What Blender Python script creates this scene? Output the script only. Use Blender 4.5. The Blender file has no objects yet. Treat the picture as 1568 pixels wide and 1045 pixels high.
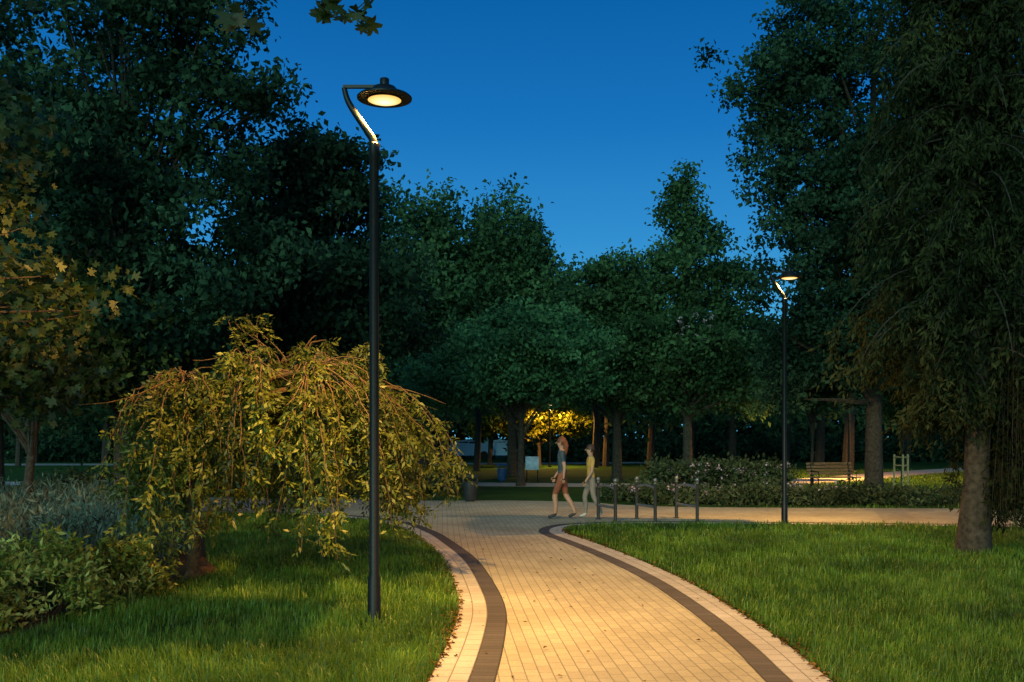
import bpy, math, numpy as np
from mathutils import Vector
sc=bpy.context.scene
COL=sc.collection
# ------------------------------------------------------------ helpers
def new_mat(name):
    m=bpy.data.materials.new(name); m.use_nodes=True
    nt=m.node_tree; nt.nodes.clear()
    return m,nt
def N(nt,t,**kw):
    n=nt.nodes.new(t)
    for k,v in kw.items():
        if k.startswith('i_'): n.inputs[k[2:].replace('_',' ')].default_value=v
        else: setattr(n,k,v)
    return n
def L(nt,a,b): nt.links.new(a,b)
def ramp(nt,stops,interp='LINEAR'):
    r=nt.nodes.new('ShaderNodeValToRGB'); e=r.color_ramp.elements
    r.color_ramp.interpolation=interp
    while len(e)<len(stops): e.new(0.5)
    for i,(p,c) in enumerate(stops):
        e[i].position=p; e[i].color=(c[0],c[1],c[2],1)
    return r
def simple_mat(name,col,rough=0.5,metal=0.0,var=0.25,scale=8,bump=0.0,spec=0.4):
    m,nt=new_mat(name)
    tc=N(nt,'ShaderNodeTexCoord'); no=N(nt,'ShaderNodeTexNoise'); no.inputs['Scale'].default_value=scale; no.inputs['Detail'].default_value=6
    L(nt,tc.outputs['Object'],no.inputs['Vector'])
    a=tuple(max(0,c*(1-var)) for c in col); b=tuple(min(1,c*(1+var)) for c in col)
    r=ramp(nt,[(0.3,a),(0.7,b)]); L(nt,no.outputs['Fac'],r.inputs['Fac'])
    p=N(nt,'ShaderNodeBsdfPrincipled'); p.inputs['Roughness'].default_value=rough; p.inputs['Metallic'].default_value=metal
    p.inputs['Specular IOR Level'].default_value=spec
    L(nt,r.outputs['Color'],p.inputs['Base Color'])
    if bump>0:
        b_=N(nt,'ShaderNodeBump'); b_.inputs['Strength'].default_value=bump; b_.inputs['Distance'].default_value=0.02
        L(nt,no.outputs['Fac'],b_.inputs['Height']); L(nt,b_.outputs['Normal'],p.inputs['Normal'])
    o=N(nt,'ShaderNodeOutputMaterial'); L(nt,p.outputs['BSDF'],o.inputs['Surface'])
    return m
def emit_mat(name,col,s):
    m,nt=new_mat(name); e=N(nt,'ShaderNodeEmission'); e.inputs['Color'].default_value=(*col,1); e.inputs['Strength'].default_value=s
    o=N(nt,'ShaderNodeOutputMaterial'); L(nt,e.outputs[0],o.inputs['Surface'])
    try: m.cycles.emission_sampling='NONE'
    except Exception: pass
    return m
def lens_mat():
    # frosted lens, hottest over the lamp in its middle (object coordinates: lens centre at x=.095)
    m,nt=new_mat('lamp_glass'); tc=N(nt,'ShaderNodeTexCoord'); mp=N(nt,'ShaderNodeVectorMath',operation='SUBTRACT'); mp.inputs[1].default_value=(.095,0,0)
    L(nt,tc.outputs['Object'],mp.inputs[0]); ml=N(nt,'ShaderNodeVectorMath',operation='MULTIPLY'); ml.inputs[1].default_value=(1,1,0); L(nt,mp.outputs[0],ml.inputs[0])
    ln=N(nt,'ShaderNodeVectorMath',operation='LENGTH'); L(nt,ml.outputs[0],ln.inputs[0])
    mr=N(nt,'ShaderNodeMapRange'); mr.inputs['From Min'].default_value=.03; mr.inputs['From Max'].default_value=.15; mr.inputs['To Min'].default_value=0; mr.inputs['To Max'].default_value=1
    L(nt,ln.outputs['Value'],mr.inputs['Value'])
    r=ramp(nt,[(0,(1,.92,.62)),(.45,(1,.80,.36)),(1,(.95,.52,.12))]); L(nt,mr.outputs[0],r.inputs[0])
    e=N(nt,'ShaderNodeEmission'); e.inputs['Strength'].default_value=1.35; L(nt,r.outputs[0],e.inputs['Color'])
    o=N(nt,'ShaderNodeOutputMaterial'); L(nt,e.outputs[0],o.inputs['Surface'])
    try: m.cycles.emission_sampling='NONE'
    except Exception: pass
    return m
def leaf_mat(name,dark,mid,light,trans=0.3,nscale=0.5,rough=0.5,shiny=False):
    m,nt=new_mat(name)
    at=N(nt,'ShaderNodeAttribute'); at.attribute_name='rnd'
    r=ramp(nt,[(0.0,dark),(0.5,mid),(1.0,light)]); L(nt,at.outputs['Fac'],r.inputs['Fac'])
    tc=N(nt,'ShaderNodeTexCoord'); no=N(nt,'ShaderNodeTexNoise'); no.inputs['Scale'].default_value=nscale; no.inputs['Detail'].default_value=2
    L(nt,tc.outputs['Object'],no.inputs['Vector'])
    mr=N(nt,'ShaderNodeMapRange'); mr.inputs['From Min'].default_value=0.3; mr.inputs['From Max'].default_value=0.7
    mr.inputs['To Min'].default_value=0.55; mr.inputs['To Max'].default_value=1.4
    L(nt,no.outputs['Fac'],mr.inputs['Value'])
    mx=N(nt,'ShaderNodeVectorMath',operation='SCALE'); L(nt,r.outputs['Color'],mx.inputs[0]); L(nt,mr.outputs['Result'],mx.inputs['Scale'])
    if shiny:
        p=N(nt,'ShaderNodeBsdfPrincipled'); p.inputs['Roughness'].default_value=rough; p.inputs['Specular IOR Level'].default_value=0.35
        L(nt,mx.outputs[0],p.inputs['Base Color'])
    else:
        p=N(nt,'ShaderNodeBsdfDiffuse'); L(nt,mx.outputs[0],p.inputs['Color'])
    t=N(nt,'ShaderNodeBsdfTranslucent'); L(nt,mx.outputs[0],t.inputs['Color'])
    ms=N(nt,'ShaderNodeMixShader'); ms.inputs[0].default_value=trans
    L(nt,p.outputs['BSDF'],ms.inputs[1]); L(nt,t.outputs[0],ms.inputs[2])
    o=N(nt,'ShaderNodeOutputMaterial'); L(nt,ms.outputs[0],o.inputs['Surface'])
    return m
def make_mesh(name,verts,facesets,mat,parent=None,rnd=None,loc=(0,0,0),smooth=False,uv=None,mats=None,matidx=None):
    verts=np.asarray(verts,dtype=np.float32)
    me=bpy.data.meshes.new(name)
    me.vertices.add(len(verts)); me.vertices.foreach_set('co',verts.ravel())
    fs=[np.asarray(f,dtype=np.int32) for f in facesets if len(f)]
    tot=sum(f.size for f in fs); nf=sum(len(f) for f in fs)
    me.loops.add(tot); me.loops.foreach_set('vertex_index',np.concatenate([f.ravel() for f in fs]))
    starts=[];off=0
    for f in fs:
        k=f.shape[1]; starts.append(off+np.arange(len(f))*k); off+=f.size
    me.polygons.add(nf); me.polygons.foreach_set('loop_start',np.concatenate(starts).astype(np.int32))
    if smooth: me.polygons.foreach_set('use_smooth',np.ones(nf,dtype=bool))
    if matidx is not None: me.polygons.foreach_set('material_index',np.asarray(matidx,dtype=np.int32))
    me.update(calc_edges=True)
    if rnd is not None:
        a=me.attributes.new('rnd','FLOAT','FACE'); a.data.foreach_set('value',np.asarray(rnd,dtype=np.float32))
    if uv is not None:
        l=me.uv_layers.new(name='UVMap'); l.data.foreach_set('uv',np.asarray(uv,dtype=np.float32)[np.concatenate([f.ravel() for f in fs])].ravel())
    for m in (mats or [mat]): me.materials.append(m)
    ob=bpy.data.objects.new(name,me); COL.objects.link(ob); ob.location=loc
    if parent: ob.parent=parent
    return ob
def empty(name,loc=(0,0,0),rz=0):
    e=bpy.data.objects.new(name,None); e.location=loc; e.rotation_euler=(0,0,rz); e.empty_display_size=0.3
    COL.objects.link(e); return e
class B:
    """accumulates tubes / boxes / lathes"""
    def __init__(s): s.v=[];s.q=[];s.n=0;s.t=[]
    def add(s,v,q,t=None):
        v=np.asarray(v,float); s.v.append(v); s.q.append(np.asarray(q,int).reshape(-1,4)+s.n)
        if t is not None and len(t): s.t.append(np.asarray(t,int).reshape(-1,3)+s.n)
        s.n+=len(v)
    def tube(s,pts,rad,k=8,cap=True):
        pts=np.asarray(pts,float); m=len(pts)
        rad=np.broadcast_to(np.asarray(rad,float),(m,))
        tg=np.gradient(pts,axis=0); tg/=np.linalg.norm(tg,axis=1)[:,None]+1e-9
        up=np.array([0,0,1.]) if abs(tg[:,2]).mean()<0.8 else np.array([0,1.,0])
        a=np.cross(tg,up); a/=np.linalg.norm(a,axis=1)[:,None]+1e-9; b=np.cross(tg,a)
        th=np.arange(k)*2*math.pi/k
        v=pts[:,None]+rad[:,None,None]*(np.cos(th)[None,:,None]*a[:,None]+np.sin(th)[None,:,None]*b[:,None])
        v=v.reshape(-1,3); q=[]
        i=np.arange(m-1)[:,None]*k; j=np.arange(k)[None]; j2=(j+1)%k
        q=np.stack([i+j,i+j2,i+k+j2,i+k+j],-1).reshape(-1,4)
        t=[]
        if cap:
            v=np.vstack([v,pts[0],pts[-1]]); c0=m*k;c1=c0+1
            for x in range(k):
                t.append((c0,(x+1)%k,x)); t.append((c1,(m-1)*k+x,(m-1)*k+(x+1)%k))
        s.add(v,q,t)
    def lathe(s,prof,c=(0,0,0),k=24):
        v=[];m=len(prof); th=np.arange(k)*2*math.pi/k
        for r,z in prof: v.append(np.stack([r*np.cos(th)+c[0],r*np.sin(th)+c[1],np.full(k,z+c[2])],-1))
        v=np.concatenate(v)
        i=np.arange(m-1)[:,None]*k; j=np.arange(k)[None]; j2=(j+1)%k
        s.add(v,np.stack([i+j,i+j2,i+k+j2,i+k+j],-1).reshape(-1,4))
    def box(s,c,d,rz=0,ch=0.0):
        x,y,z=[a/2 for a in d]; 
        v=np.array([[-x,-y,-z],[x,-y,-z],[x,y,-z],[-x,y,-z],[-x,-y,z],[x,-y,z],[x,y,z],[-x,y,z]])
        R=np.array([[math.cos(rz),-math.sin(rz),0],[math.sin(rz),math.cos(rz),0],[0,0,1]])
        v=v@R.T+np.array(c)
        s.add(v,[(0,3,2,1),(4,5,6,7),(0,1,5,4),(1,2,6,5),(2,3,7,6),(3,0,4,7)])
    def make(s,name,mat,parent=None,smooth=True,bevel=0,loc=(0,0,0)):
        fs=[np.concatenate(s.q)] if s.q else []
        if s.t: fs.append(np.concatenate(s.t))
        ob=make_mesh(name,np.concatenate(s.v),fs,mat,parent,smooth=smooth,loc=loc)
        if bevel:
            mo=ob.modifiers.new('bev','BEVEL'); mo.width=bevel; mo.segments=2; mo.limit_method='ANGLE'
        elif smooth:
            try:
                ob.data.set_sharp_from_angle(angle=math.radians(40))
            except Exception: pass
        return ob
def unit(a): return a/(np.linalg.norm(a,axis=-1,keepdims=True)+1e-9)
def leaves(c,d,n,Ln,W,fold=0.12):
    """kite-shaped leaves : c base, d direction, n normal"""
    d=unit(d); s=unit(np.cross(d,n)); n=np.cross(s,d)
    Ln=np.broadcast_to(Ln,(len(c),))[:,None]; W=np.broadcast_to(W,(len(c),))[:,None]
    v=np.stack([c, c+d*Ln*.45+s*W*.5+n*W*fold*2, c+d*Ln-n*W*fold, c+d*Ln*.45-s*W*.5+n*W*fold*2],1).reshape(-1,3)
    return v, np.arange(len(c)*4).reshape(-1,4)
def leafobj(name,rs,C,npc,cr,flat,Ln,mat,parent=None,asp=.6,droop=.3,loc=(0,0,0),crnd=None):
    K=len(C)
    if crnd is None: crnd=rs.rand(K)
    cc=np.repeat(C,npc,0); cr_=np.repeat(crnd,npc)
    pos=cc+rs.randn(len(cc),3)*cr*np.array([1,1,flat])
    d=rs.randn(len(cc),3)+np.array([0,0,-droop]); n=rs.randn(len(cc),3)*.8+np.array([0,-.3,.55])
    ln=Ln*(0.6+0.8*rs.rand(len(cc)))
    v,q=leaves(pos,d,n,ln,ln*asp)
    rnd=np.clip(.6*cr_+.4*rs.rand(len(cc)),0,1)
    return make_mesh(name,v,[q],mat,parent,rnd=rnd,loc=loc)
def bez(p0,p1,p2,p3,n):
    t=np.linspace(0,1,n)[:,None]; p0,p1,p2,p3=map(np.array,(p0,p1,p2,p3))
    return (1-t)**3*p0+3*(1-t)**2*t*p1+3*(1-t)*t*t*p2+t**3*p3
def catmull(P,n=8):
    P=np.array(P,float); Q=np.vstack([2*P[0]-P[1],P,2*P[-1]-P[-2]]); out=[]
    for i in range(1,len(Q)-2):
        for t in np.arange(n)/n:
            a,b,c,d=Q[i-1],Q[i],Q[i+1],Q[i+2]
            out.append(.5*((2*b)+(-a+c)*t+(2*a-5*b+4*c-d)*t*t+(-a+3*b-3*c+d)*t**3))
    out.append(P[-1]); return np.array(out)
def pip(x,y,poly):
    ins=np.zeros(len(x),bool); n=len(poly); j=n-1
    for i in range(n):
        xi,yi=poly[i];xj,yj=poly[j]
        if yi!=yj:
            c=((yi>y)!=(yj>y))&(x<(xj-xi)*(y-yi)/(yj-yi)+xi); ins^=c
        j=i
    return ins
def sheet(name,poly,z,mat):
    import bmesh
    bm=bmesh.new(); vs=[bm.verts.new((p[0],p[1],z)) for p in poly]
    es=[bm.edges.new((vs[i],vs[(i+1)%len(vs)])) for i in range(len(vs))]
    bmesh.ops.triangle_fill(bm,edges=es,use_beauty=True,use_dissolve=False,normal=(0,0,1))
    me=bpy.data.meshes.new(name); bm.to_mesh(me); bm.free(); me.materials.append(mat)
    ob=bpy.data.objects.new(name,me); COL.objects.link(ob); return ob

# ------------------------------------------------------------ materials
M_bark=simple_mat('bark',(.045,.034,.024),.9,var=.5,scale=14,bump=.8,spec=.2)
M_bark2=simple_mat('bark_reddish',(.09,.058,.028),.9,var=.5,scale=20,bump=.8,spec=.2)
M_pole=simple_mat('pole_paint',(.006,.006,.0055),.45,0.0,.3,30,.05,.25)
M_steel=simple_mat('barrier_steel',(.20,.18,.16),.4,.5,.25,20)
M_post=simple_mat('barrier_post',(.045,.04,.036),.4,.3,.25,20)
M_glow=lens_mat()
M_dark=leaf_mat('leaf_dark',(.013,.032,.018),(.032,.066,.036),(.07,.125,.06),.35,.45)
M_mid=leaf_mat('leaf_mid',(.027,.060,.025),(.066,.13,.052),(.12,.20,.078),.4,.4)
M_bright=leaf_mat('leaf_bright',(.042,.10,.045),(.085,.19,.08),(.13,.25,.10),.4,.5)
M_olive=leaf_mat('leaf_olive',(.035,.04,.012),(.075,.085,.022),(.13,.13,.03),.35,.6)
M_weep=leaf_mat('leaf_weeping',(.04,.05,.010),(.10,.125,.020),(.21,.23,.033),.4,1.2,.45,True)
M_yel=leaf_mat('leaf_yellowing',(.06,.07,.010),(.13,.14,.016),(.22,.21,.025),.4,1.2)
M_con=leaf_mat('leaf_conifer',(.013,.017,.008),(.029,.036,.014),(.062,.062,.022),.25,.8)
M_maple=leaf_mat('leaf_maple',(.02,.035,.006),(.045,.065,.011),(.085,.105,.018),.4,1.0,.5,True)
M_var=leaf_mat('leaf_variegated',(.05,.08,.012),(.16,.185,.035),(.42,.42,.13),.25,2)
M_lav=leaf_mat('leaf_grey',(.045,.065,.05),(.09,.12,.09),(.16,.19,.14),.2,1)
M_hedge=leaf_mat('leaf_hedge',(.03,.045,.02),(.06,.08,.035),(.11,.13,.06),.25,.8)
M_grass=leaf_mat('grass_blades',(.035,.085,.008),(.08,.165,.014),(.17,.26,.028),.4,.9,.45,True)
M_flow=leaf_mat('flower_pink',(.35,.2,.25),(.5,.35,.38),(.65,.5,.5),.2,3)
M_litter=leaf_mat('leaf_litter',(.05,.025,.01),(.12,.06,.02),(.22,.13,.04),.1,3)

def ground_mat():
    m,nt=new_mat('ground_soil_grass'); tc=N(nt,'ShaderNodeTexCoord')
    a=N(nt,'ShaderNodeTexNoise'); a.inputs['Scale'].default_value=.6; a.inputs['Detail'].default_value=10; a.inputs['Roughness'].default_value=.7
    b=N(nt,'ShaderNodeTexNoise'); b.inputs['Scale'].default_value=40; b.inputs['Detail'].default_value=4
    L(nt,tc.outputs['Object'],a.inputs['Vector']);L(nt,tc.outputs['Object'],b.inputs['Vector'])
    r=ramp(nt,[(.3,(.015,.038,.006)),(.5,(.03,.075,.010)),(.75,(.05,.11,.016))]); L(nt,a.outputs['Fac'],r.inputs['Fac'])
    r2=ramp(nt,[(.3,(.45,.45,.45)),(.7,(1.3,1.3,1.3))]); L(nt,b.outputs['Fac'],r2.inputs['Fac'])
    mx=N(nt,'ShaderNodeMix',data_type='RGBA',blend_type='MULTIPLY'); mx.inputs[0].default_value=1
    L(nt,r.outputs['Color'],mx.inputs[6]);L(nt,r2.outputs['Color'],mx.inputs[7])
    p=N(nt,'ShaderNodeBsdfPrincipled'); p.inputs['Roughness'].default_value=1; p.inputs['Specular IOR Level'].default_value=.1
    L(nt,mx.outputs[2],p.inputs['Base Color'])
    bu=N(nt,'ShaderNodeBump'); bu.inputs['Distance'].default_value=.05; L(nt,b.outputs['Fac'],bu.inputs['Height']); L(nt,bu.outputs['Normal'],p.inputs['Normal'])
    o=N(nt,'ShaderNodeOutputMaterial'); L(nt,p.outputs[0],o.inputs[0]); return m
def paver_mat(name,c1,c2,mort,bw,rh,uv=False,rot=0,ms=.006):
    m,nt=new_mat(name); tc=N(nt,'ShaderNodeTexCoord')
    mp=N(nt,'ShaderNodeMapping'); mp.inputs['Rotation'].default_value=(0,0,rot)
    L(nt,tc.outputs['UV' if uv else 'Object'],mp.inputs['Vector'])
    br=N(nt,'ShaderNodeTexBrick'); br.inputs['Scale'].default_value=1; br.inputs['Brick Width'].default_value=bw; br.inputs['Row Height'].default_value=rh
    br.inputs['Mortar Size'].default_value=ms; br.inputs['Mortar Smooth'].default_value=.3; br.inputs['Bias'].default_value=0
    br.inputs['Color1'].default_value=(*c1,1);br.inputs['Color2'].default_value=(*c2,1);br.inputs['Mortar'].default_value=(*mort,1)
    L(nt,mp.outputs[0],br.inputs['Vector'])
    n1=N(nt,'ShaderNodeTexNoise'); n1.inputs['Scale'].default_value=.9; n1.inputs['Detail'].default_value=8
    n2=N(nt,'ShaderNodeTexNoise'); n2.inputs['Scale'].default_value=90; n2.inputs['Detail'].default_value=3
    for n in(n1,n2): L(nt,tc.outputs['Object'],n.inputs['Vector'])
    r1=ramp(nt,[(.3,(.76,.74,.71)),(.7,(1.1,1.1,1.1))]); r2=ramp(nt,[(.3,(.8,.8,.8)),(.7,(1.12,1.12,1.12))])
    L(nt,n1.outputs['Fac'],r1.inputs[0]);L(nt,n2.outputs['Fac'],r2.inputs[0])
    a=N(nt,'ShaderNodeMix',data_type='RGBA',blend_type='MULTIPLY');a.inputs[0].default_value=1
    b=N(nt,'ShaderNodeMix',data_type='RGBA',blend_type='MULTIPLY');b.inputs[0].default_value=1
    L(nt,br.outputs['Color'],a.inputs[6]);L(nt,r1.outputs[0],a.inputs[7]);L(nt,a.outputs[2],b.inputs[6]);L(nt,r2.outputs[0],b.inputs[7])
    p=N(nt,'ShaderNodeBsdfPrincipled');p.inputs['Roughness'].default_value=.75;p.inputs['Specular IOR Level'].default_value=.3
    L(nt,b.outputs[2],p.inputs['Base Color'])
    inv=N(nt,'ShaderNodeMath',operation='SUBTRACT');inv.inputs[0].default_value=1;L(nt,br.outputs['Fac'],inv.inputs[1])
    bu=N(nt,'ShaderNodeBump');bu.inputs['Distance'].default_value=.004;bu.inputs['Strength'].default_value=.5
    L(nt,inv.outputs[0],bu.inputs['Height']);L(nt,bu.outputs['Normal'],p.inputs['Normal'])
    o=N(nt,'ShaderNodeOutputMaterial');L(nt,p.outputs[0],o.inputs[0]);return m
M_ground=ground_mat()
M_pav=paver_mat('pavers',(.40,.36,.245),(.335,.30,.21),(.19,.17,.125),.2,.1,False,math.radians(86),.0055)
M_band=paver_mat('pavers_light',(.44,.41,.36),(.37,.345,.30),(.18,.16,.14),.2,.14,True,0,.006)
M_bandd=paver_mat('pavers_dark',(.085,.072,.068),(.055,.048,.046),(.03,.028,.026),.1,.18,True,0,.006)
M_mulch=simple_mat('mulch',(.055,.032,.018),1,var=.7,scale=45,bump=1,spec=.1)
M_gravel=simple_mat('far_path',(.36,.30,.26),.9,var=.2,scale=3)

# ------------------------------------------------------------ ground + paths
S=600
make_mesh('ground',[(-S,-S,0),(S,-S,0),(S,S,0),(-S,S,0)],[[(0,1,2,3)]],M_ground)
EL=catmull([(-1.0,-6),(-.95,0),(-.75,4),(-.588,6.95),(-.527,8.54),(-.528,9.82),(-.645,11.3),(-.93,13.65),(-1.33,15.7),(-1.83,17.8),(-2.6,19.8),(-4.0,21.4),(-6.5,22.5),(-12,23.4),(-40,26)])
ER=catmull([(1.9,-6),(2.05,0),(2.2,4),(2.24,6.95),(2.26,8.27),(2.2,10),(2.03,12.08),(1.66,14.4),(1.27,16.3),(1.03,17.3),(.95,18.0),(1.08,18.7),(1.5,19.25),(2.83,19.6),(5.3,19.4),(8.55,19.0),(14,18.5),(40,17.0)])
FR=catmull([(40,22.0),(14,23.5),(8.5,23.8),(4.5,24.1),(2.8,24.9),(1.8,26),(-.3,26.6),(-2.5,26.6),(-6,27.6),(-12,28.3),(-40,31)])
PAV=np.vstack([ER,FR,EL[::-1]])
sheet('paved_path',PAV,.004,M_pav)
def ribbon(name,cv,o1,o2,z,mat):
    cv=np.asarray(cv); t=unit(np.gradient(cv,axis=0)); nrm=np.stack([t[:,1],-t[:,0]],-1)
    s=np.r_[0,np.cumsum(np.linalg.norm(np.diff(cv,axis=0),axis=1))]
    a=cv+nrm*o1;b=cv+nrm*o2;n=len(cv)
    v=np.vstack([np.c_[a,np.full(n,z)],np.c_[b,np.full(n,z)]]); i=np.arange(n-1)
    uv=np.vstack([np.c_[s,np.zeros(n)],np.c_[s,np.full(n,abs(o2-o1))]])
    q=np.stack([i,i+1,n+i+1,n+i],-1)
    if o2>o1: q=q[:,::-1]
    make_mesh(name,v,[q],mat,uv=uv)
ribbon('light_edging',EL,0,.28,.008,M_band); ribbon('dark_edging',EL,.283,.47,.008,M_bandd)
ribbon('light_edging',ER,0,-.28,.008,M_band); ribbon('dark_edging',ER,-.283,-.47,.008,M_bandd)
# far paths
P1=catmull([(-30,36),(-8,36.5),(-3,36),(1,35.2),(6,35),(10,37),(14,41),(20,48),(34,62)])
ribbon('background_path',P1,-1.3,1.3,.004,M_gravel)
P2=catmull([(-40,60),(-5,62),(10,66),(40,80)])
ribbon('background_path',P2,-2,2,.004,M_gravel)
BED=[(-4.3,5),(-4.25,8.3),(-4.2,10.2),(-4.1,11.3),(-3.75,12.6),(-4.3,14),(-5.4,17.5),(-6.3,20.5),(-8,22),(-40,23),(-40,5)]
BED=[tuple(p) for p in catmull(BED[:9],6)]+BED[9:]
sheet('mulch_bed',BED,.004,M_mulch)

# ------------------------------------------------------------ grass
rs=np.random.RandomState(3)
def grass(name,bands,seed):
    rs=np.random.RandomState(seed); P=[];H=[];W=[];F=[]
    for y0,y1,dens,w,h in bands:
        hw=.56*y1+1.0; n=int(2*hw*(y1-y0)*dens); x=rs.uniform(-hw,hw,n); y=rs.uniform(y0,y1,n)
        k=(~pip(x,y,PAV))&(~pip(x,y,BED))&(np.abs(x)<.53*y+.9)
        f=np.sin(x*2.1+np.sin(y*1.3)*2)*np.sin(y*1.7+np.sin(x*.9)*2)
        f2=np.sin(x*7.3+np.sin(y*5.1)*2)*np.sin(y*6.7+np.sin(x*4.9)*2)
        k&=rs.rand(n)<(.66+.22*f+.12*f2)
        x=x[k];y=y[k];f=f[k];f2=f2[k];P.append(np.c_[x,y,np.zeros(len(x))]);W.append(w*(.6+.8*rs.rand(len(x))))
        H.append(h*(.4+1.0*rs.rand(len(x))**1.6)*(1+.2*f+.22*f2)); F.append(np.clip(.5+.3*f2+.55*(rs.rand(len(x))-.5),0,1))
    P=np.concatenate(P);H=np.concatenate(H);W=np.concatenate(W);F=np.concatenate(F);n=len(P)
    az=rs.rand(n)*2*math.pi; s=np.c_[np.cos(az),np.sin(az),np.zeros(n)]; b=np.c_[-np.sin(az),np.cos(az),np.zeros(n)]
    ln=(rs.rand(n)*.9+.1)[:,None]; h=H[:,None];w=W[:,None]; up=np.array([0,0,1.])
    v=np.stack([P-s*w*.5,P+s*w*.5,P+up*h*.55+b*h*ln*.25+s*w*.4,P+up*h*.55+b*h*ln*.25-s*w*.4,P+up*h*(1-.3*ln)+b*h*ln*.8],1).reshape(-1,3)
    i=np.arange(n)*5; q=np.stack([i,i+1,i+2,i+3],-1); t=np.stack([i+3,i+2,i+4],-1)
    make_mesh(name,v,[q,t],M_grass,rnd=np.r_[F,F])
grass('lawn_grass',[(5.6,8.5,4300,.0052,.10),(8.5,12,2700,.0068,.10),(12,16,1400,.009,.10),(16,20.5,750,.013,.09),(20.5,24,400,.018,.09)],5)
def farlawn():
    rs=np.random.RandomState(9); n=50000; x=rs.uniform(7,34,n);y=rs.uniform(26,50,n)
    k=(~pip(x,y,PAV)); 
    p1=P1; d=np.min(np.hypot(x[:,None]-p1[None,:,0],y[:,None]-p1[None,:,1]),1); k&=d>1.35
    P=np.c_[x,y,np.zeros(n)][k]; m=len(P)
    v,q=leaves(P,rs.randn(m,3)*.4+[0,0,1],rs.randn(m,3),.10,.03); make_mesh('background_lawn',v,[q],M_grass,rnd=rs.rand(m))
farlawn()
def litter():
    rs=np.random.RandomState(11); pts=[]
    for cv,sg in((EL,1),(ER,-1)):
        c=cv[(cv[:,1]>5)&(cv[:,1]<19)]; t=unit(np.gradient(c,axis=0)); nr=np.stack([t[:,1],-t[:,0]],-1)*sg
        i=rs.randint(0,len(c)-1,1100);u=rs.rand(1100)[:,None]
        o=-np.abs(rs.randn(1100)*.07)+.03
        p=c[i]*(1-u)+c[i+1]*u+nr[i]*o[:,None]; pts.append(p)
    pts.append(np.c_[rs.uniform(-1,2.2,110),rs.uniform(6,20,110)])
    p=np.concatenate(pts); m=len(p); P=np.c_[p,.014+rs.rand(m)*.012]
    d=rs.randn(m,3)*[1,1,.1]; n=rs.randn(m,3)*.25+[0,0,1]; ln=.02+.04*rs.rand(m)
    v,q=leaves(P,d,n,ln,ln*.6); make_mesh('fallen_leaves',v,[q],M_litter,rnd=rs.rand(m))
litter()

# ------------------------------------------------------------ trees
def tree(name,base,th,tr,lobes,ncl,npc,cr,Ln,mat,seed,nlimb=30,flat=.6,bark=None,lean=(0,0),shell=.45,asp=.6,minz=.5):
    rs=np.random.RandomState(seed); bx,by=base
    root=empty(name,(bx,by,0))
    lob=np.array(lobes,float)
    lob[:,0]-=bx; lob[:,1]-=by
    w=(lob[:,3]*lob[:,4]*lob[:,5])**.7; w/=w.sum()
    k=rs.choice(len(lob),ncl,p=w)
    dr=unit(rs.randn(ncl,3)); r=(shell+(1-shell)*rs.rand(ncl)**.6)*(1+.16*rs.randn(ncl))
    r*=1+.13*np.sin(dr[:,0]*7+seed)+.13*np.sin(dr[:,2]*6+dr[:,1]*5+seed*2)
    C=lob[k,:3]+dr*lob[k,3:]*r[:,None]; lo=C[:,2]<minz; C[lo,2]=minz+rs.rand(lo.sum())*.5
    leafobj('foliage',rs,C,npc,cr,flat,Ln,mat,root,asp=asp)
    b=B(); z=np.linspace(0,th,9)
    tx=lean[0]*(z/th)**1.5+.06*np.sin(z*1.3+seed)*z/th; ty=lean[1]*(z/th)+.06*np.cos(z*1.1+seed)*z/th
    T=np.c_[tx,ty,z]; rad=tr*(1-.75*z/th); rad[0]*=1.35
    T=np.insert(T,1,[T[0,0]*.7+T[1,0]*.3,T[0,1]*.7+T[1,1]*.3,z[1]*.25],0); rad=np.insert(rad,1,tr*1.02)
    b.tube(T,rad,10)
    for i in range(nlimb):
        c=C[rs.randint(ncl)]; zz=min(th*.95,max(th*.22,c[2]*(.35+.4*rs.rand())))
        p0=np.array([np.interp(zz,T[:,2],T[:,0]),np.interp(zz,T[:,2],T[:,1]),zz]); r0=np.interp(zz,T[:,2],rad)*.5
        d=c-p0; p1=p0+d*.3+[0,0,.25*abs(d[2])]; p2=p0+d*.7+rs.randn(3)*.15
        pp=bez(p0,p1,p2,c,8); b.tube(pp,np.linspace(r0,.012,8),6,False)
        for j in range(3):
            c2=C[rs.randint(ncl)]
            q0=pp[rs.randint(3,7)]
            if np.linalg.norm(c2-q0)<1.8: b.tube(bez(q0,q0+(c2-q0)*.3+rs.randn(3)*.08,q0+(c2-q0)*.7,c2,5),np.linspace(r0*.35,.008,5),5,False)
    b.make('trunk_and_limbs',bark or M_bark,root)
    return root
def LB(*a):
    return [(x,y,z,r,r,rz) for x,y,z,r,rz in a]
tree('broadleaf_tree',(-8,20.5),9,.22,LB((-8.6,20.5,9.2,3.1,3.4),(-5.6,20,8.0,1.35,1.2),(-6.5,20,9.9,1.5,1.5),(-8.5,20,5.4,2.8,2.4),(-6.2,20,5.9,2,2),(-10.5,21,7,2.5,3),(-7,19.6,3.8,2,1.3)),500,115,.25,.145,M_dark,1,50)
tree('broadleaf_tree',(-5.2,24.5),8,.2,LB((-4.15,24,8.0,1.15,1.05),(-5.3,24,8.1,1.2,1.1),(-4.95,24.5,6.2,2.1,1.8),(-4.0,24.5,4.8,1.9,1.6),(-6,24.5,4.4,2.2,1.7)),400,105,.26,.155,M_dark,2,40)
tree('broadleaf_tree',(-13,25),10,.25,LB((-13,25,8,3.6,4),(-11,25,4.5,3,2.2),(-15,25,4.5,3,2.5)),400,90,.42,.2,M_dark,3)
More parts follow.
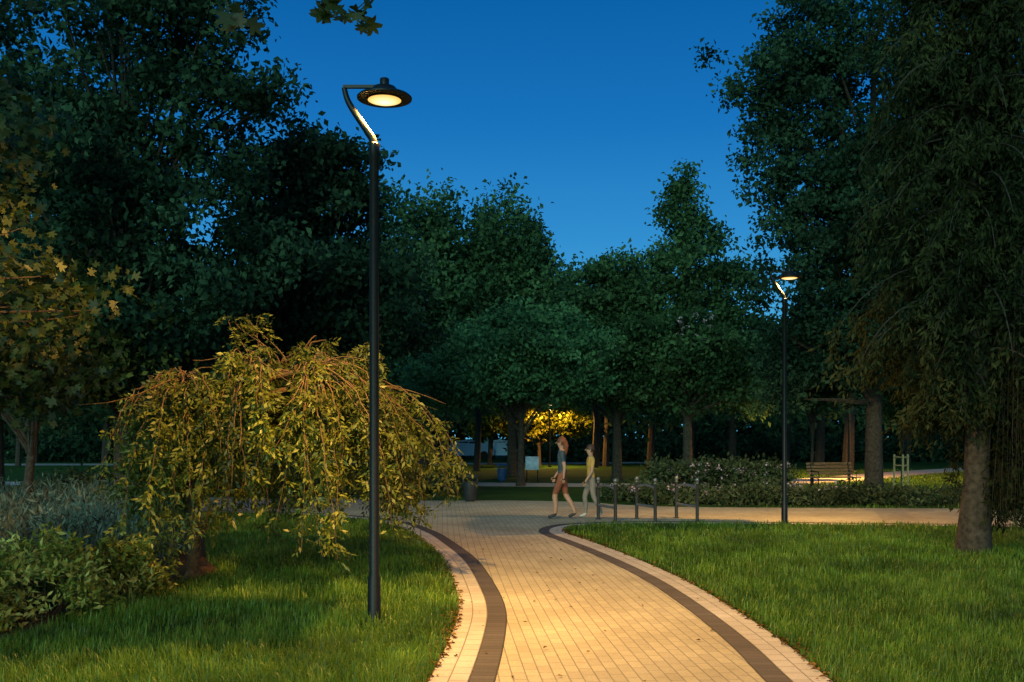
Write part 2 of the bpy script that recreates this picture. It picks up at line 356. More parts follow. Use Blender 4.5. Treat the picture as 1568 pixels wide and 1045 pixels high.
tree('broadleaf_tree',(-3.7,42),11,.22,LB((-4.0,42,9.4,2.2,2.4),(-2.1,42,9.4,2.0,2.3),(-3.7,42,6.3,3,2.6),(-6,42,6,2.6,3)),400,85,.34,.22,M_mid,4,flat=1.3,minz=2.6)
tree('broadleaf_tree',(0,43),10.5,.22,LB((0,43,9.9,1.5,1.9),(.75,43,7.7,1.9,1.9),(-.9,43,6,2.8,2.3),(-.6,43,8.6,1.8,1.8)),340,85,.34,.22,M_mid,5,flat=1.3,minz=3.1)
tree('round_tree',(.3,34.5),4.8,.14,LB((1.7,34,4.6,1.7,1.4),(.1,34,4.9,1.7,1.35),(2.2,34,3.7,1.3,.7),(-1.9,34.3,3.6,1.7,1.3),(-.3,34,3.5,1.5,.6)),350,85,.24,.16,M_bright,6,minz=2.85)
tree('broadleaf_tree',(4,38),8,.2,LB((3.7,38,7.2,1.5,1.5),(2.6,38,6.0,1.2,1.2),(4.2,38,4.8,2.4,2.0),(4.7,38,6.6,1.2,1.3)),360,85,.28,.18,M_mid,7,minz=2.9)
tree('poplar_tree',(6.7,38),10.8,.2,LB((6.65,38,11.1,.40,.7),(6.4,38,10.2,.75,.7),(6.8,38,9.3,1.05,.8),(6.6,38,7.9,1.6,1.6),(6.6,38,4.8,2.5,1.9),(8.4,38,7.1,1.3,1.5),(8.6,38,4.5,2.2,1.8)),460,80,.28,.18,M_mid,8)
tree('broadleaf_tree',(10.0,27.5),12,.26,LB((7.9,27,12.4,1.6,1.9),(7.3,27,10.9,1.4,1.3),(7.2,27,9.2,1.2,1.2),(8.4,27,7.5,1.6,1.5),(9.8,27,11,3.2,3),(9.8,27,7.4,2.7,2.6),(8.5,27,5.1,1.7,1.5),(7.4,27,3.4,.9,1.1),(10.2,27.3,4.6,2.5,1.7),(12,27,8.3,3,3.6)),800,105,.24,.145,M_dark,9,60,shell=.35)
tree('broadleaf_tree',(16,30),10,.25,LB((15.5,30,7.5,3.5,3.5),(14,30,4.2,2.4,1.6),(18,30,5,3,2.5)),340,90,.42,.2,M_dark,10)
tree('young_tree',(9.4,31.2),4.5,.06,LB((9.4,31.2,4,1.3,1.3)),80,90,.3,.14,M_mid,12,14)
tree('young_tree',(12.25,31.3),3.4,.035,LB((12.25,31.3,2.9,.8,.9)),50,70,.22,.12,M_mid,13,10)
tree('small_tree',(-9.3,19),4.5,.1,LB((-9.3,18.6,3.9,1.9,1.1),(-7.9,18.5,3.1,1.2,.8)),200,80,.25,.12,M_olive,14,24,lean=(.8,0))
tree('yellow_leaved_tree',(1.6,58.5),5,.12,LB((1.2,58.5,2.75,2.6,.9),(3.4,58,2.5,1.3,.7),(-.9,58,2.4,1.2,.6)),130,80,.28,.2,M_yel,15,minz=1.8)
# distant woodland : one mass
def woods():
    rs=np.random.RandomState(77); C=[];
    for i in range(1900):
        x=rs.uniform(-60,60); y=rs.uniform(72,84); top=8.5+2*math.sin(x*.23)+1.3*math.sin(x*.71+1)
        z=rs.rand()**.8*top
        if -5.5<x<.5 and z<3.0 and y<82: continue
        C.append((x,y,z))
    root=empty('distant_woodland'); leafobj('foliage',rs,np.array(C),50,.95,.7,.65,M_dark,root)
    b=B()
    for i in range(46):
        x=rs.uniform(-32,32); y=rs.uniform(46,70); r=rs.uniform(.12,.24)
        if -1.5<x<4 and y<58: continue
        b.tube([(x,y,0),(x+.1,y,2.5),(x+rs.randn()*.4,y,6.5)],[r*1.3,r,r*.5],8)
    b.make('trunks',M_bark,root)
    C=np.c_[rs.uniform(-34,34,640),rs.uniform(48,70,640),rs.uniform(2.8,7.0,640)]
    bear=C[:,0]/C[:,1]
    C=C[~((bear>-.035)&(bear<.085)&(C[:,1]<60)&(C[:,2]<4.6))]
    leafobj('understory',rs,C,60,.65,.6,.36,M_mid,root)
woods()
# weeping tree
def weeping():
    rs=np.random.RandomState(21); bx,by=-3.87,12.1; root=empty('weeping_tree',(bx,by,0)); b=B()
    H=np.array([.12,0,1.75]); b.tube(bez((0,0,0),(.02,0,.6),(-.06,.03,1.2),H,9),np.linspace(.085,.065,9),10)
    b.tube([(0,0,-.02),(0,0,.1)],[.14,.085],10)
    tips=[]
    for a,l,z in((0,1.1,2.5),(.6,.9,2.5),(-.7,.9,2.5),(2.4,.6,2.3),(3.6,.6,2.3),(-1.6,.7,2.35),(1.6,.7,2.4),(.1,1.7,2.35),(-.35,1.5,2.45)):
        e=np.array([.12+math.cos(a)*l,math.sin(a)*l,z]); b.tube(bez(H,H+[0,0,.35],e-[(math.cos(a))*.3,0,-.12],e,8),np.linspace(.05,.022,8),7); tips.append(e)
    pos=[];dirs=[];pr=[];LS=[]
    for g in range(84):
        a=g*2.39996; q=.28+.72*((g+.5)/84)**.5*(.9+.2*rs.rand())
        cx,cy=1.0,-.05; rx=(1.95 if math.cos(a)>0 else 1.8)*rs.uniform(.86,1.12)
        E0=np.array([cx+rx*math.cos(a)*q,cy+1.45*math.sin(a)*q])
        zt0=2.78-1.0*q**2.1+rs.randn()*.15+(.08 if math.cos(a)>0 else -.14)
        ti=np.argsort([np.hypot(*(E0-t[:2]))+rs.rand()*.4 for t in tips])[0]; t0=tips[ti]
        low=rs.uniform(.25,.95) if q>.72 else (rs.uniform(.8,1.5) if q>.5 else rs.uniform(1.6,2.2))
        ns=rs.randint(2,6); cr=rs.rand()
        for s_ in range(ns):
            E=E0+rs.randn(2)*.10; zt=zt0+rs.randn()*.05; ez=min(low+abs(rs.randn())*.35,zt-.3)
            E3=np.array([E[0]+.12*rs.randn(),E[1]+.12*rs.randn(),ez])
            pp=bez(t0,t0+(np.r_[E,zt]-t0)*.4+[0,0,.28+.12*rs.randn()],[E[0],E[1],zt+.12],E3,18)
            pp[3:]+=rs.randn(15,3)*.014
            b.tube(pp,np.linspace(.010,.003,18),4,False)
            ntt=int(26+14*rs.rand()); u=.34+.66*rs.rand(ntt)**.85
            x=np.stack([np.interp(u,np.linspace(0,1,18),pp[:,j]) for j in range(3)],-1)
            for j in range(ntt):
                base=x[j]; ax=unit(rs.randn(3)*[1,1,.4]+[0,0,-.9]); sd0=unit(np.cross(ax,rs.randn(3)))
                for m in range(6):
                    pos.append(base+ax*(.02+.027*m)); dirs.append(ax*.8+sd0*(.9 if m%2 else -.9)-np.array([0,0,.3])); pr.append(.6*cr+.4*rs.rand()); LS.append(1.0)
        if rs.rand()<.6:
            p=np.array([E0[0],E0[1],zt0]); b.tube(bez(t0,(t0+p)/2+[0,0,.3],p+[0,0,.1],p+rs.randn(3)*[.3,.3,.08],8),np.linspace(.009,.003,8),4,False)
    for sx in(.80,.66,.98,.55,.9):
        p0=np.array([sx+.15,0,2.6]);p1=np.array([sx-.12+rs.randn()*.14,rs.randn()*.1,3.08+.2*rs.rand()])
        pp=bez(p0,p0+[0,0,.2],p1-[.1,0,.1],p1,8); b.tube(pp,np.linspace(.009,.003,8),4,False)
        for j in range(9):
            base=pp[rs.randint(2,8)]; ax=unit(rs.randn(3)*[1,.7,.25]+[0,0,.05]); sd0=unit(np.cross(ax,[0,.3,1]))
            for m in range(9):
                pos.append(base+ax*(.02+.024*m)+[0,0,-.0016*m*m]); dirs.append(ax*.35+sd0*(1 if m%2 else -1)-np.array([0,0,.2])); pr.append(.5+.5*rs.rand()); LS.append(.9)
    b.make('trunk_and_branches',M_bark2,root)
    pos=np.array(pos);dirs=np.array(dirs);m=len(pos); ln=(.055+.04*rs.rand(m))*np.array(LS)
    v,q=leaves(pos,dirs,rs.randn(m,3)+[0,0,.5],ln,ln*.38); make_mesh('foliage',v,[q],M_weep,root,rnd=np.array(pr))
weeping()
# drooping conifer at right
def conifer():
    rs=np.random.RandomState(31); bx,by=6.88,14.8; root=empty('drooping_conifer',(bx,by,0)); b=B()
    z=np.linspace(0,13,14); T=np.c_[.05*np.sin(z),.05*np.cos(z),z]; rad=.20*(1-.85*z/13); rad[0]=.26
    b.tube(T,rad,14)
    pos=[];dr=[];pr=[]
    for i in range(430):
        zz=2.35+10.3*rs.rand()**1.15; a=rs.rand()*2*math.pi; Lb=(1.95-.09*abs(zz-4))*(.45+.65*rs.rand())
        if zz>9: Lb*=1-(zz-9)*.13
        if math.cos(a)<0 and zz<3.3: Lb*=.6
        dirn=np.array([math.cos(a),math.sin(a),0]); p0=np.array([0,0,zz])
        sag=.35+.35*rs.rand(); e=dirn*Lb+[0,0,zz-sag*Lb*.8]
        pp=bez(p0,p0+dirn*Lb*.35+[0,0,.12],p0+dirn*Lb*.75+[0,0,-.05],e,9); b.tube(pp,np.linspace(.022,.005,9),5,False)
        cr=rs.rand()
        for j in range(13):
            u=.08+.92*rs.rand(); k=u*8; i0=min(7,int(k)); s0=pp[i0]*(1-(k-i0))+pp[i0+1]*(k-i0)
            hl=.25+.45*rs.rand(); side=rs.randn(3)*[.22,.22,0]+dirn*.12
            n=22
            if math.cos(a)>.2 and zz<4.8: hl*=2.3
            if s0[0]>.15 and zz<5.0 and rs.rand()<.5: hl=max(.4,s0[2]-.35-.6*rs.rand()); n=70; side*=.6
            t=rs.rand(n)[:,None]; q=s0+side*t+np.array([0,0,-1])*hl*t**1.3
            pos.append(q+rs.randn(n,3)*.035); dr.append(rs.randn(n,3)*.55+[0,0,-1.0]+side); pr.append(.6*cr+.4*rs.rand(n))
            if n>30: b.tube([s0,s0+side*.5+[0,0,-hl*.41],s0+side+[0,0,-hl]],[.006,.004,.002],4,False)
    pos=np.concatenate(pos);dr=np.concatenate(dr);m=len(pos);ln=.08+.07*rs.rand(m)
    v,q=leaves(pos,dr,rs.randn(m,3),ln,ln*.3); make_mesh('foliage',v,[q],M_con,root,rnd=np.concatenate(pr))
    b.make('trunk_and_branches',M_bark,root)
conifer()
# near maple, left
def maple():
    rs=np.random.RandomState(41); bx,by=-5.0,6.4; root=empty('maple_tree',(bx,by,0)); b=B()
    T=bez((0,0,0),(.1,0,2),(-.1,.2,4),(.1,.3,7.5),10); b.tube(T,np.linspace(.2,.07,10),12)
    half=[(1,0),(.80,.10),(.66,.10),(.80,.34),(.70,.50),(.52,.36),(.36,.20),(.26,.36),(.08,.48),(.10,.22),(.02,.10)]
    out=np.array([(0,0)]+half[::-1]+[(x,-y) for x,y in half[1:]])
    nv=len(out); P=[];D=[];Nn=[];S=[];R=[]
    def cl(c,n,r,s=.068,dn=.7):
        cr=rs.rand()
        for k in range(n):
            P.append(c+rs.randn(3)*r);D.append(rs.randn(3)*.8+[0,0,-dn]);Nn.append(rs.randn(3)*.6+[.2,-.4,.7]);S.append(s*(.6+.7*rs.rand()));R.append(.5*cr+.5*rs.rand())
    lob=[((.45,2.8,2.95),(.85,.9,.75)),((.15,2.4,4.4),(.8,1,1.0)),((.0,1.9,6.0),(.9,1,1.0)),((.5,2.9,2.25),(.6,.7,.35))]
    cs=[]
    for c,r in lob:
        for i in range(44):
            p=np.array(c)+unit(rs.randn(3))*np.array(r)*rs.uniform(.3,1.1); cs.append(p); cl(p,26,.12)
    for i in range(44):
        p=cs[rs.randint(len(cs))]; zz=max(1.9,p[2]*.75); p0=np.array([0,.1,zz]); b.tube(bez(p0,p0+(p-p0)*.3+[0,0,.3],p0+(p-p0)*.7+rs.randn(3)*.15,p,9),np.linspace(.024,.004,9),6,False)
    br=bez((0,.2,4.6),(1.2,.1,5.2),(2.8,-.3,4.8),(4.25,-.4,4.42),14); b.tube(br,np.linspace(.06,.006,14),7,False)
    for p,n in(((3.28,-.4,4.32),5),((3.36,-.42,4.27),5),((3.85,-.4,4.34),6),((4.05,-.4,4.28),9),((3.95,-.4,4.31),6),((3.5,-.4,4.5),8),((3.9,-.4,4.50),10),((3.0,-.4,4.6),12),((2.4,-.3,4.75),14)):
        p=np.array(p); j=np.argmin(np.linalg.norm(br-p,axis=1)); b.tube([br[j],(br[j]+p)/2+[0,0,.02],p],[.005,.004,.003],4,False)
        for k in range(n):
            P.append(p+rs.randn(3)*[.06,.07,.03]);D.append(rs.randn(3)*.5+[0,0,-.8]);Nn.append(rs.randn(3)*.5+[0,-1,.2]);S.append(.085*(.7+.6*rs.rand()));R.append(rs.rand()*.4)
    P=np.array(P);D=unit(np.array(D));Nn=np.array(Nn);Sd=unit(np.cross(D,Nn));S=np.array(S)*1.15
    v=P[:,None]+S[:,None,None]*(out[None,:,0,None]*D[:,None]+out[None,:,1,None]*Sd[:,None]*1.15)
    n3=np.cross(Sd,D); v=v+(S[:,None]*np.abs(out[None,:,1])*.25)[...,None]*n3[:,None]
    m=len(P); make_mesh('foliage',v.reshape(-1,3),[np.arange(m*nv).reshape(m,nv)],M_maple,root,rnd=np.array(R))
    b.make('trunk_and_limbs',M_bark,root)
maple()
# ------------------------------------------------------------ shrubs
def shrub(name,C,npc,cr,Ln,mat,seed,asp=.4,droop=-.2,flat=.8,stems=True):
    rs=np.random.RandomState(seed); C=np.array(C,float); o=C.mean(0)*[1,1,0]; root=empty(name,tuple(o))
    leafobj('foliage',rs,C-o,npc,cr,flat,Ln,mat,root,asp=asp,droop=droop)
    if stems:
        b=B()
        for c in (C-o)[::3]:
            p0=np.array([c[0]*.85+rs.randn()*.05,c[1]*.85+rs.randn()*.05,0]) if len(C)<600 else np.array([c[0]+rs.randn()*.05,c[1]+rs.randn()*.05,0])
            b.tube([p0,(p0+c)/2+rs.randn(3)*.03,c],[.008,.006,.003],4,False)
        b.make('stems',M_bark,root)
r_=np.random.RandomState(51)
C=[]
for cx,cy,rx,h in((-4.5,9.7,.62,.66),(-5.2,9.2,.6,.55),(-4.15,10.7,.5,.62),(-5.0,10.6,.7,.7),(-4.85,8.6,.45,.4),(-6.1,10.2,.8,.8)):
    for i in range(70):
        d=unit(r_.randn(3)); d[2]=abs(d[2]); C.append((cx+d[0]*rx*r_.uniform(.6,1),cy+d[1]*rx*r_.uniform(.6,1),max(.04,d[2]*h*r_.uniform(.55,1.1))))
shrub('variegated_shrub',C,34,.06,.082,M_var,52,.36)
C=[(x,y,h) for x,y,h in zip(r_.uniform(-13,-4.3,900),r_.uniform(12.2,22,900),r_.uniform(.05,.55,900)) if x<np.interp(y,[12,14,18,21],[-4.6,-4.6,-5.9,-6.8])]
shrub('lavender_bed',C,50,.14,.14,M_lav,53,.2,-1.3,1)
C=[]
for i in range(900):
    x=r_.uniform(2.6,17); y=r_.uniform(0,1)*1.9+24.9-(x-3)*.055+ (1.2 if x<3.2 else 0); C.append((x,y,r_.uniform(.04,.27+.1*math.sin(x*2.2))))
shrub('low_hedge',C,40,.13,.11,M_hedge,54,.5)
C=[(x,y,r_.uniform(.05,.45)) for x,y in zip(r_.uniform(-14,-1.6,600),r_.uniform(28.6,31.5,600))]
shrub('low_hedge',C,40,.16,.13,M_hedge,55,.5)
C=[(x,y,r_.uniform(.05,.8)) for x,y in zip(r_.uniform(4.3,8.0,380),r_.uniform(28.5,31,380))]
shrub('flowering_shrub',C,50,.18,.12,M_hedge,56,.5)
C=[(r_.uniform(2.8,9),r_.uniform(24.9,28.5),r_.uniform(.3,.42)) for i in range(50)]+[(r_.uniform(4.4,8),28.6,r_.uniform(.5,.95)) for i in range(26)]+[(r_.uniform(6.0,7.3),35.7,r_.uniform(5.2,6.1)) for i in range(14)]
leafobj('flower_heads',np.random.RandomState(57),np.array(C),9,.05,.6,.06,M_flow,None,asp=.8)
C=[(x,y,r_.uniform(.05,1.4)) for x,y in zip(r_.uniform(-34,34,900),r_.uniform(66,72,900)) if not -5.5<x<.6]
shrub('background_shrubbery',C,40,.5,.38,M_dark,58,.5,stems=False)

# ------------------------------------------------------------ street lamps
def street_lamp(loc,energy,h=5.0,rz=0,glow=None,col=(1,.52,.12)):
    e=empty('street_lamp',(loc[0],loc[1],0),rz); k=h/5.0; b=B()
    b.lathe([(0,.0),(.13,.0),(.13,.018),(.07,.022),(.062,.05),(.058,.42*k),(.046,.45*k),(.043,4.28*k),(.050,4.29*k),(.050,4.40*k),(.036,4.41*k)],(0,0,0),20)
    for a in range(4): b.tube([(.1*math.cos(a*1.571+.78),.1*math.sin(a*1.571+.78),.015),(.1*math.cos(a*1.571+.78),.1*math.sin(a*1.571+.78),.045)],.012,6)
    b.make('pole',M_pole,e)
    b=B(); arm=np.vstack([bez((0,0,4.33*k),(0,0,4.47*k),(-.03,0,4.46*k),(-.07,0,4.53*k),7),bez((-.07,0,4.53*k),(-.2,0,4.72*k),(-.245,0,4.78*k),(-.262,0,4.86*k),8)[1:],[(-.275,0,4.915*k)]])
    b.tube(arm,np.r_[np.full(6,.036),np.linspace(.033,.024,9)],12)
    b.box((-.10,0,4.925*k),(.37,.035,.028)); b.make('curved_arm',M_pole,e)
    b=B(); c=(.095,0,4.80*k)
    b.lathe([(0,.20),(.038,.20),(.042,.195),(.042,.13),(.10,.12),(.125,.09),(.135,.06),(.235,.04),(.252,.025),(.250,.012),(.235,.008),(.165,.012),(.155,.0),(.150,.0)],c,40); b.make('lamp_head',M_pole,e)
    b=B(); b.lathe([(.152,.0),(.12,-.012),(.06,-.020),(.0001,-.022)],c,32); b.make('lens',glow or M_glow,e)
    l=bpy.data.lights.new('lamp_light','SPOT'); l.energy=energy; l.color=col; l.spot_size=math.radians(168); l.spot_blend=.25; l.shadow_soft_size=.10
    # light cut in a wedge toward the pole, added to dim the arm's highlight
    l.use_nodes=True; t=l.node_tree; em=[n for n in t.nodes if n.type=='EMISSION'][0]
    tc=t.nodes.new('ShaderNodeTexCoord'); sx=t.nodes.new('ShaderNodeSeparateXYZ'); t.links.new(tc.outputs['Normal'],sx.inputs[0])
    def M(op,a,b=None):
        n=t.nodes.new('ShaderNodeMath'); n.operation=op
        for i,v in enumerate((a,b)):
            if v is None: continue
            if hasattr(v,'is_linked'): t.links.new(v,n.inputs[i])
            else: n.inputs[i].default_value=v
        return n.outputs[0]
    ax=M('ABSOLUTE',sx.outputs[0]); ay=M('ABSOLUTE',sx.outputs[1]); az=M('ABSOLUTE',sx.outputs[2])
    c1=M('LESS_THAN',ay,M('ADD',M('MULTIPLY',ax,.12),.20)); c2=M('GREATER_THAN',az,.60); c3=M('LESS_THAN',sx.outputs[0],0.0)
    c4=M('GREATER_THAN',ax,.12)
    cut=M('MULTIPLY',M('MULTIPLY',c1,c2),M('MULTIPLY',c3,c4)); t.links.new(M('SUBTRACT',1.0,M('MULTIPLY',cut,.95)),em.inputs['Strength'])
    o=bpy.data.objects.new('lamp_light',l); COL.objects.link(o); o.parent=e; o.location=(c[0],c[1],c[2]-.05)
    return e
street_lamp((-1.264,9.13),3300)
street_lamp((5.31,19.4),2000)
street_lamp((3.6,.5),2200)  # unseen lamp, added beside the camera to light the foreground
street_lamp((13.2,39),5500,h=4.0)
street_lamp((2.1,55.5),3000,h=3.6)
street_lamp((-15.5,25.5),2600)  # invented lamp out of frame at left, warms the cross path

# ------------------------------------------------------------ furniture
def barrier(p,q):
    e=empty('pedestrian_barrier',(p[0],p[1],0)); d=np.array([q[0]-p[0],q[1]-p[1]]); Ln=np.hypot(*d); e.rotation_euler=(0,0,math.atan2(d[1],d[0]))
    b=B()
    for x in(0,Ln): b.lathe([(0,0),(.06,0),(.06,.012),(.034,.02),(.032,.76),(.034,.765)],(x,0,0),16)
    b.make('posts',M_post,e); b=B()
    for x in(0,Ln): b.lathe([(.036,.765),(.036,.785),(.02,.79),(.038,.815),(.043,.84),(.036,.865),(.018,.88),(.0005,.885)],(x,0,0),16)
    b.make('finials',M_steel,e); b=B()
    b.tube(bez((0,0,.66),(Ln*.3,0,.74),(Ln*.7,0,.74),(Ln,0,.66),9),.026,10); b.tube([(0,0,.30),(Ln,0,.30)],.026,10)
    b.make('rails',M_steel,e)
for p,q in(((2.05,19.75),(1.78,20.55)),((2.87,19.95),(2.60,20.75)),((3.74,20.1),(3.46,20.95))): barrier(p,q)
M_binb=simple_mat('bin_dark',(.02,.022,.025),.4); M_binblue=simple_mat('bin_blue',(.015,.06,.16),.45)
def bin_(loc,m,h=.72):
    e=empty('litter_bin',(loc[0],loc[1],0)); k=h/.72; b=B()
    b.lathe([(0,.03),(.15,.03),(.165,.06),(.19,.50*k),(.20,.51*k),(.20,.53*k),(.175,.53*k),(.17,.45*k),(0,.44*k)],(0,0,0),20); b.make('body',m,e)
    b=B()
    for a in(0,math.pi): b.box((.185*math.cos(a),0,.57*k),(.02,.05,.14*k))
    b.lathe([(.215,.63*k),(.22,.65*k),(.18,.70*k),(.06,.72*k),(.0005,.722*k)],(0,0,0),20); b.tube([(0,0,0),(0,0,.05)],.1,10); b.make('hood',m,e)
bin_((-1.1,26.2),M_binb); bin_((-.38,38.2),M_binblue,.66)
M_wood=simple_mat('wood_slats',(.22,.12,.05),.6,var=.35,scale=18); M_stake=simple_mat('wood_stake',(.50,.33,.14),.7,var=.2,scale=15)
def bench(loc,rz):
    e=empty('park_bench',(loc[0],loc[1],0),rz); b=B()
    for i in range(5): b.box((0,-.2+i*.1,.45),(1.5,.075,.035))
    b.make('seat',M_wood,e,False,.005); b=B()
    for i in range(4): b.box((0,.27+i*.035,.56+i*.1),(1.5,.03,.075))
    b.make('backrest',M_wood,e,False,.005)
    b=B()
    for x in(-.62,.62):
        b.tube([(x,-.22,0),(x,-.22,.43)],.02,8);b.tube([(x,.26,0),(x,.22,.43),(x,.38,.9)],.02,8);b.tube([(x,-.22,.43),(x,.22,.43)],.02,8);b.tube([(x,-.22,.43),(x,-.24,.62),(x,.28,.64)],.016,8)
    b.make('frame',M_pole,e)
bench((10.0,30.9),math.radians(8))
e=empty('tree_stakes',(12.25,31.3,0)); b=B()
for a in(.3,2.4,4.5): b.tube([(.24*math.cos(a),.24*math.sin(a),0),(.23*math.cos(a),.23*math.sin(a),1.15)],.034,8)
b.make('posts',M_stake,e); b=B()
an=[.3,2.4,4.5]
for i in range(3):
    a,c=an[i],an[(i+1)%3]
    for z in(1.06,.8): b.tube([(.26*math.cos(a),.26*math.sin(a),z),(.26*math.cos(c),.26*math.sin(c),z)],.022,6)
b.make('crossbars',M_stake,e)
e=empty('information_sign',(.75,37,0)); b=B()
for x in(-.2,.2): b.tube([(x,0,0),(x,0,1.0)],.02,8)
b.make('legs',M_pole,e); b=B(); b.box((0,-.03,.72),(.5,.03,.5)); b.make('panel',simple_mat('sign_panel',(.35,.5,.6),.4),e,False,.004)
# parked cars glimpsed under the far trees
M_van=simple_mat('car_paint',(.25,.42,.62),.35,var=.04); M_win=simple_mat('car_window',(.01,.012,.015),.08,spec=.8); M_tyre=simple_mat('tyre',(.015,.015,.015),.9)
M_tail=emit_mat('head_light',(.6,.85,1),8)
def car(loc,rz,col):
    e=empty('parked_car',(loc[0],loc[1],0),rz)
    prof=[(-2.1,.30),(-2.15,.75),(-2.05,.95),(-1.5,1.02),(-1.0,1.38),(-.1,1.46),(.5,1.38),(1.15,.98),(1.9,.85),(2.12,.68),(2.12,.30)]
    n=len(prof); f=lambda z:1 if z<1.05 else .78
    v=[(x,-.86*f(z),z) for x,z in prof]+[(x,.86*f(z),z) for x,z in prof]
    q=[(i,(i+1)%n,n+(i+1)%n,n+i) for i in range(n)]
    make_mesh('body',v,[q],col,e); make_mesh('sides',v,[[tuple(range(n))[::-1]],[tuple(range(n,2*n))]],col,e)
    b=B()
    for s in(-1,1):
        for x0,x1 in((-.95,-.2),(-.12,.6)): b.box(((x0+x1)/2,s*.74,1.2),(x1-x0,.03,.24))
    b.make('windows',M_win,e,False,.01)
    b=B()
    for x in(-1.3,1.35):
        for s in(-1,1): b.tube([(x,s*.9,.31),(x,s*.7,.31)],.31,18)
    b.make('wheels',M_tyre,e)
    b=B()
    for s in(-.6,.6): b.box((2.13,s,.66),(.03,.3,.12))
    b.make('headlights',M_tail,e,False,.01)
car((-3.6,74),math.radians(200),M_van); car((-.7,75),math.radians(-15),M_van)

# ------------------------------------------------------------ people
def person(loc,rz,h,shirt,pants,shoes,skin,hair,ph,longhair,sleeve=.28,shorts=False):
    root=empty('walking_person',(loc[0],loc[1],0),rz); k=h/1.68
    s=ph
    J={'pel':((0,0,.93),.125,.10),'sp':((0,.01,1.08),.11,.085),'ch':((0,.02,1.25),.14,.10),'uc':((0,.0,1.37),.11,.08),'nk':((0,.015,1.45),.05,.05),'hb':((0,.03,1.52),.062,.07),'hm':((0,.035,1.585),.078,.095),'ht':((0,.03,1.65),.06,.075)}
    names=list(J); E=[(0,1),(1,2),(2,3),(3,4),(4,5),(5,6),(6,7)]
    vs=[J[n][0] for n in names]; rr=[J[n][1:] for n in names]
    def chain(root_i,pts):
        p=root_i
        for c,a,b_ in pts: vs.append(c);rr.append((a,b_));E.append((p,len(vs)-1));p=len(vs)-1
    hands=[]
    for sx,ar,lg in((1,s,-s),(-1,-s,s)):
        el=(sx*.215,-.02+.10*ar,1.09); wr=(sx*.225,.06+.20*ar,.88+.03*abs(ar)); pa=(sx*.222,.08+.23*ar,.82+.03*abs(ar))
        chain(3,[((sx*.10,0,1.385),.06,.06),((sx*.175,-.005,1.355),.055,.055),(el,.04,.042),(wr,.026,.030),(pa,.018,.036)]); hands.append((sx,np.array(pa)))
        kn=(sx*.09,.05+.17*lg,.50); an_=(sx*.085,-.02+.27*lg if lg>0 else -.08+.30*lg,.085 if lg>0 else .12)
        an_=np.array(an_); toe=an_+[0,.15,-.045 if lg>0 else -.08]
        chain(0,[((sx*.085,0,.86),.09,.095),(kn,.062,.066),(((np.array(kn)+an_)/2+[0,-.02,0]),.055,.06),(tuple(an_),.038,.042),(tuple(toe),.035,.028)])
    me=bpy.data.meshes.new('sk'); me.from_pydata([tuple(map(float,v)) for v in vs],E,[]); ob=bpy.data.objects.new('sk',me); COL.objects.link(ob)
    md=ob.modifiers.new('s','SKIN'); md.use_smooth_shade=True
    for i,r in enumerate(rr): me.skin_vertices[0].data[i].radius=r; me.skin_vertices[0].data[i].use_root=(i==0)
    sb=ob.modifiers.new('ss','SUBSURF'); sb.levels=2;sb.render_levels=2
    dg=bpy.context.evaluated_depsgraph_get(); em=bpy.data.meshes.new_from_object(ob.evaluated_get(dg)); bpy.data.objects.remove(ob)
    em.transform(__import__('mathutils').Matrix.Scale(k,4))
    for m in(skin,shirt,pants,shoes,hair): em.materials.append(m)
    for p in em.polygons:
        c=p.center/k; x=abs(c.x); mi=1
        if c.z>1.425: mi=0
        elif c.z>.80 and x>.165 and c.z<1.36-sleeve*.6: mi=0
        elif c.z<.12 and x<.2: mi=3
        elif c.z<.97 and x<.19: mi=2
        if mi==2 and shorts and c.z<.52: mi=0
        if c.z>1.53 and (c.y<.02 or c.z>1.645): mi=4
        p.material_index=mi; p.use_smooth=True
    em.name='body'; bo=bpy.data.objects.new('body',em); COL.objects.link(bo); bo.parent=root
    b=B()
    for sx,pa in hands:
        for j in range(4):
            o=pa+[0,-.024+.016*j,-.02]; l=.075-.01*abs(j-1.6); b.tube(np.array([o,o+[-sx*.004,.004,-l*.55],o+[-sx*.02,.008,-l]])*k,[.0085*k,.008*k,.006*k],6)
        o=pa+[0,.03,.02]; b.tube(np.array([o,o+[-sx*.006,.022,-.03],o+[-sx*.012,.022,-.055]])*k,[.01*k,.009*k,.007*k],6)
    hd=np.array([0,.035,1.585])
    b.tube(np.array([hd+[0,.085,.02],hd+[0,.108,-.012],hd+[0,.09,-.022]])*k,[.006*k,.013*k,.008*k],8)
    for sx in(-1,1): b.lathe([(.0,-.028*k),(.010*k,-.02*k),(.014*k,0),(.012*k,.02*k),(0,.028*k)],tuple((hd+[sx*.082,-.005,-.005])*k),8)
    b.make('fingers_nose_ears',skin,root)
    b=B()
    for sx in(-1,1): b.lathe([(0,-.008*k),(.011*k,0),(0,.008*k)],tuple((hd+[sx*.031,.083,.008])*k),8)
    b.tube(np.array([hd+[-.025,.084,-.048],hd+[0,.090,-.05],hd+[.025,.084,-.048]])*k,.005*k,6)
    b.make('eyes_and_mouth',M_binb,root)
    b=B(); R=.098
    pr=[(R*math.sin(t)*1.0,R*1.12*math.cos(t)) for t in np.linspace(.01,1.75,12)]
    b.lathe([(r*k,z*k) for r,z in pr][::-1],tuple((hd+[0,-.022,.025])*k),18)
    if longhair: b.tube(np.array([hd+[0,-.07,.03],hd+[0,-.105,-.06],hd+[0,-.095,-.17],hd+[0,-.10,-.25]])*k,np.array([.06,.055,.045,.015])*k,10)
    b.make('hair',hair,root)
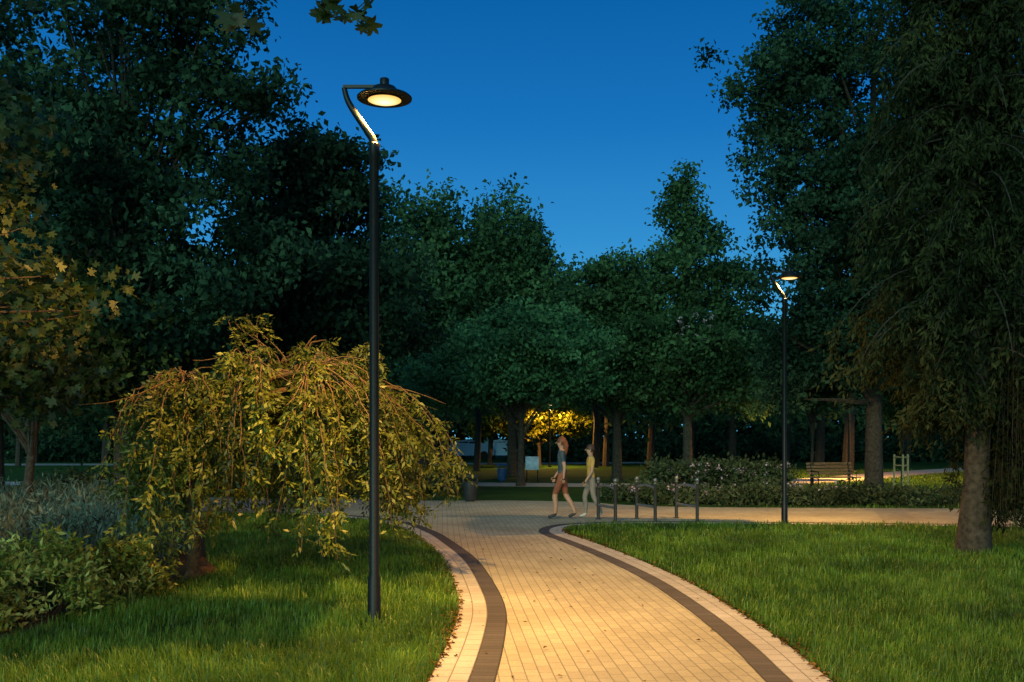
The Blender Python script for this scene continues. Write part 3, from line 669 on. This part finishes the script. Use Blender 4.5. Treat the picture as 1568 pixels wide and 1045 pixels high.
SK=simple_mat('skin',(.40,.22,.14),.55,var=.08)
person((1.05,20.7),math.radians(78),1.68,simple_mat('shirt_navy',(.035,.06,.075),.8),simple_mat('shorts_rust',(.22,.07,.035),.85),simple_mat('shoe_dark',(.03,.03,.03),.6),SK,simple_mat('hair_auburn',(.16,.05,.02),.6),.6,True,shorts=True)
person((1.66,20.9),math.radians(98),1.52,simple_mat('shirt_mustard',(.50,.29,.07),.8),simple_mat('trousers_beige',(.22,.18,.15),.85),simple_mat('shoe_light',(.4,.38,.35),.6),SK,simple_mat('hair_brown',(.07,.035,.018),.6),-.5,False)

# ------------------------------------------------------------ world, dusk fill, camera
w=bpy.data.worlds.new('World'); sc.world=w; w.use_nodes=True; nt=w.node_tree; nt.nodes.clear()
tc=N(nt,'ShaderNodeTexCoord'); sp=N(nt,'ShaderNodeSeparateXYZ'); L(nt,tc.outputs['Generated'],sp.inputs[0])
r=ramp(nt,[(0,(.10,.44,.70)),(.12,(.055,.33,.62)),(.20,(.026,.235,.55)),(.30,(.008,.15,.45)),(.42,(.002,.10,.33)),(1,(.006,.07,.20))])
L(nt,sp.outputs['Z'],r.inputs[0]); bg=N(nt,'ShaderNodeBackground'); bg.inputs['Strength'].default_value=1.12
L(nt,r.outputs[0],bg.inputs[0]); o=N(nt,'ShaderNodeOutputWorld'); L(nt,bg.outputs[0],o.inputs[0])
sl=bpy.data.lights.new('dusk_fill','SUN'); sl.energy=3.1; sl.angle=math.radians(45); sl.color=(.47,.84,.70)  # broad teal fill from behind the camera, added to lift the dark foliage
so=bpy.data.objects.new('dusk_fill',sl); COL.objects.link(so); so.rotation_euler=(math.radians(74),0,math.radians(-18))
cam=bpy.data.cameras.new('camera'); co=bpy.data.objects.new('camera',cam); COL.objects.link(co)
co.location=(0,0,1.72); co.rotation_euler=(math.pi/2,0,0); cam.lens=35; cam.sensor_width=36; cam.shift_y=.093; cam.clip_end=2000
sc.camera=co
sc.view_settings.view_transform='Standard'; sc.view_settings.look='None'; sc.view_settings.exposure=0
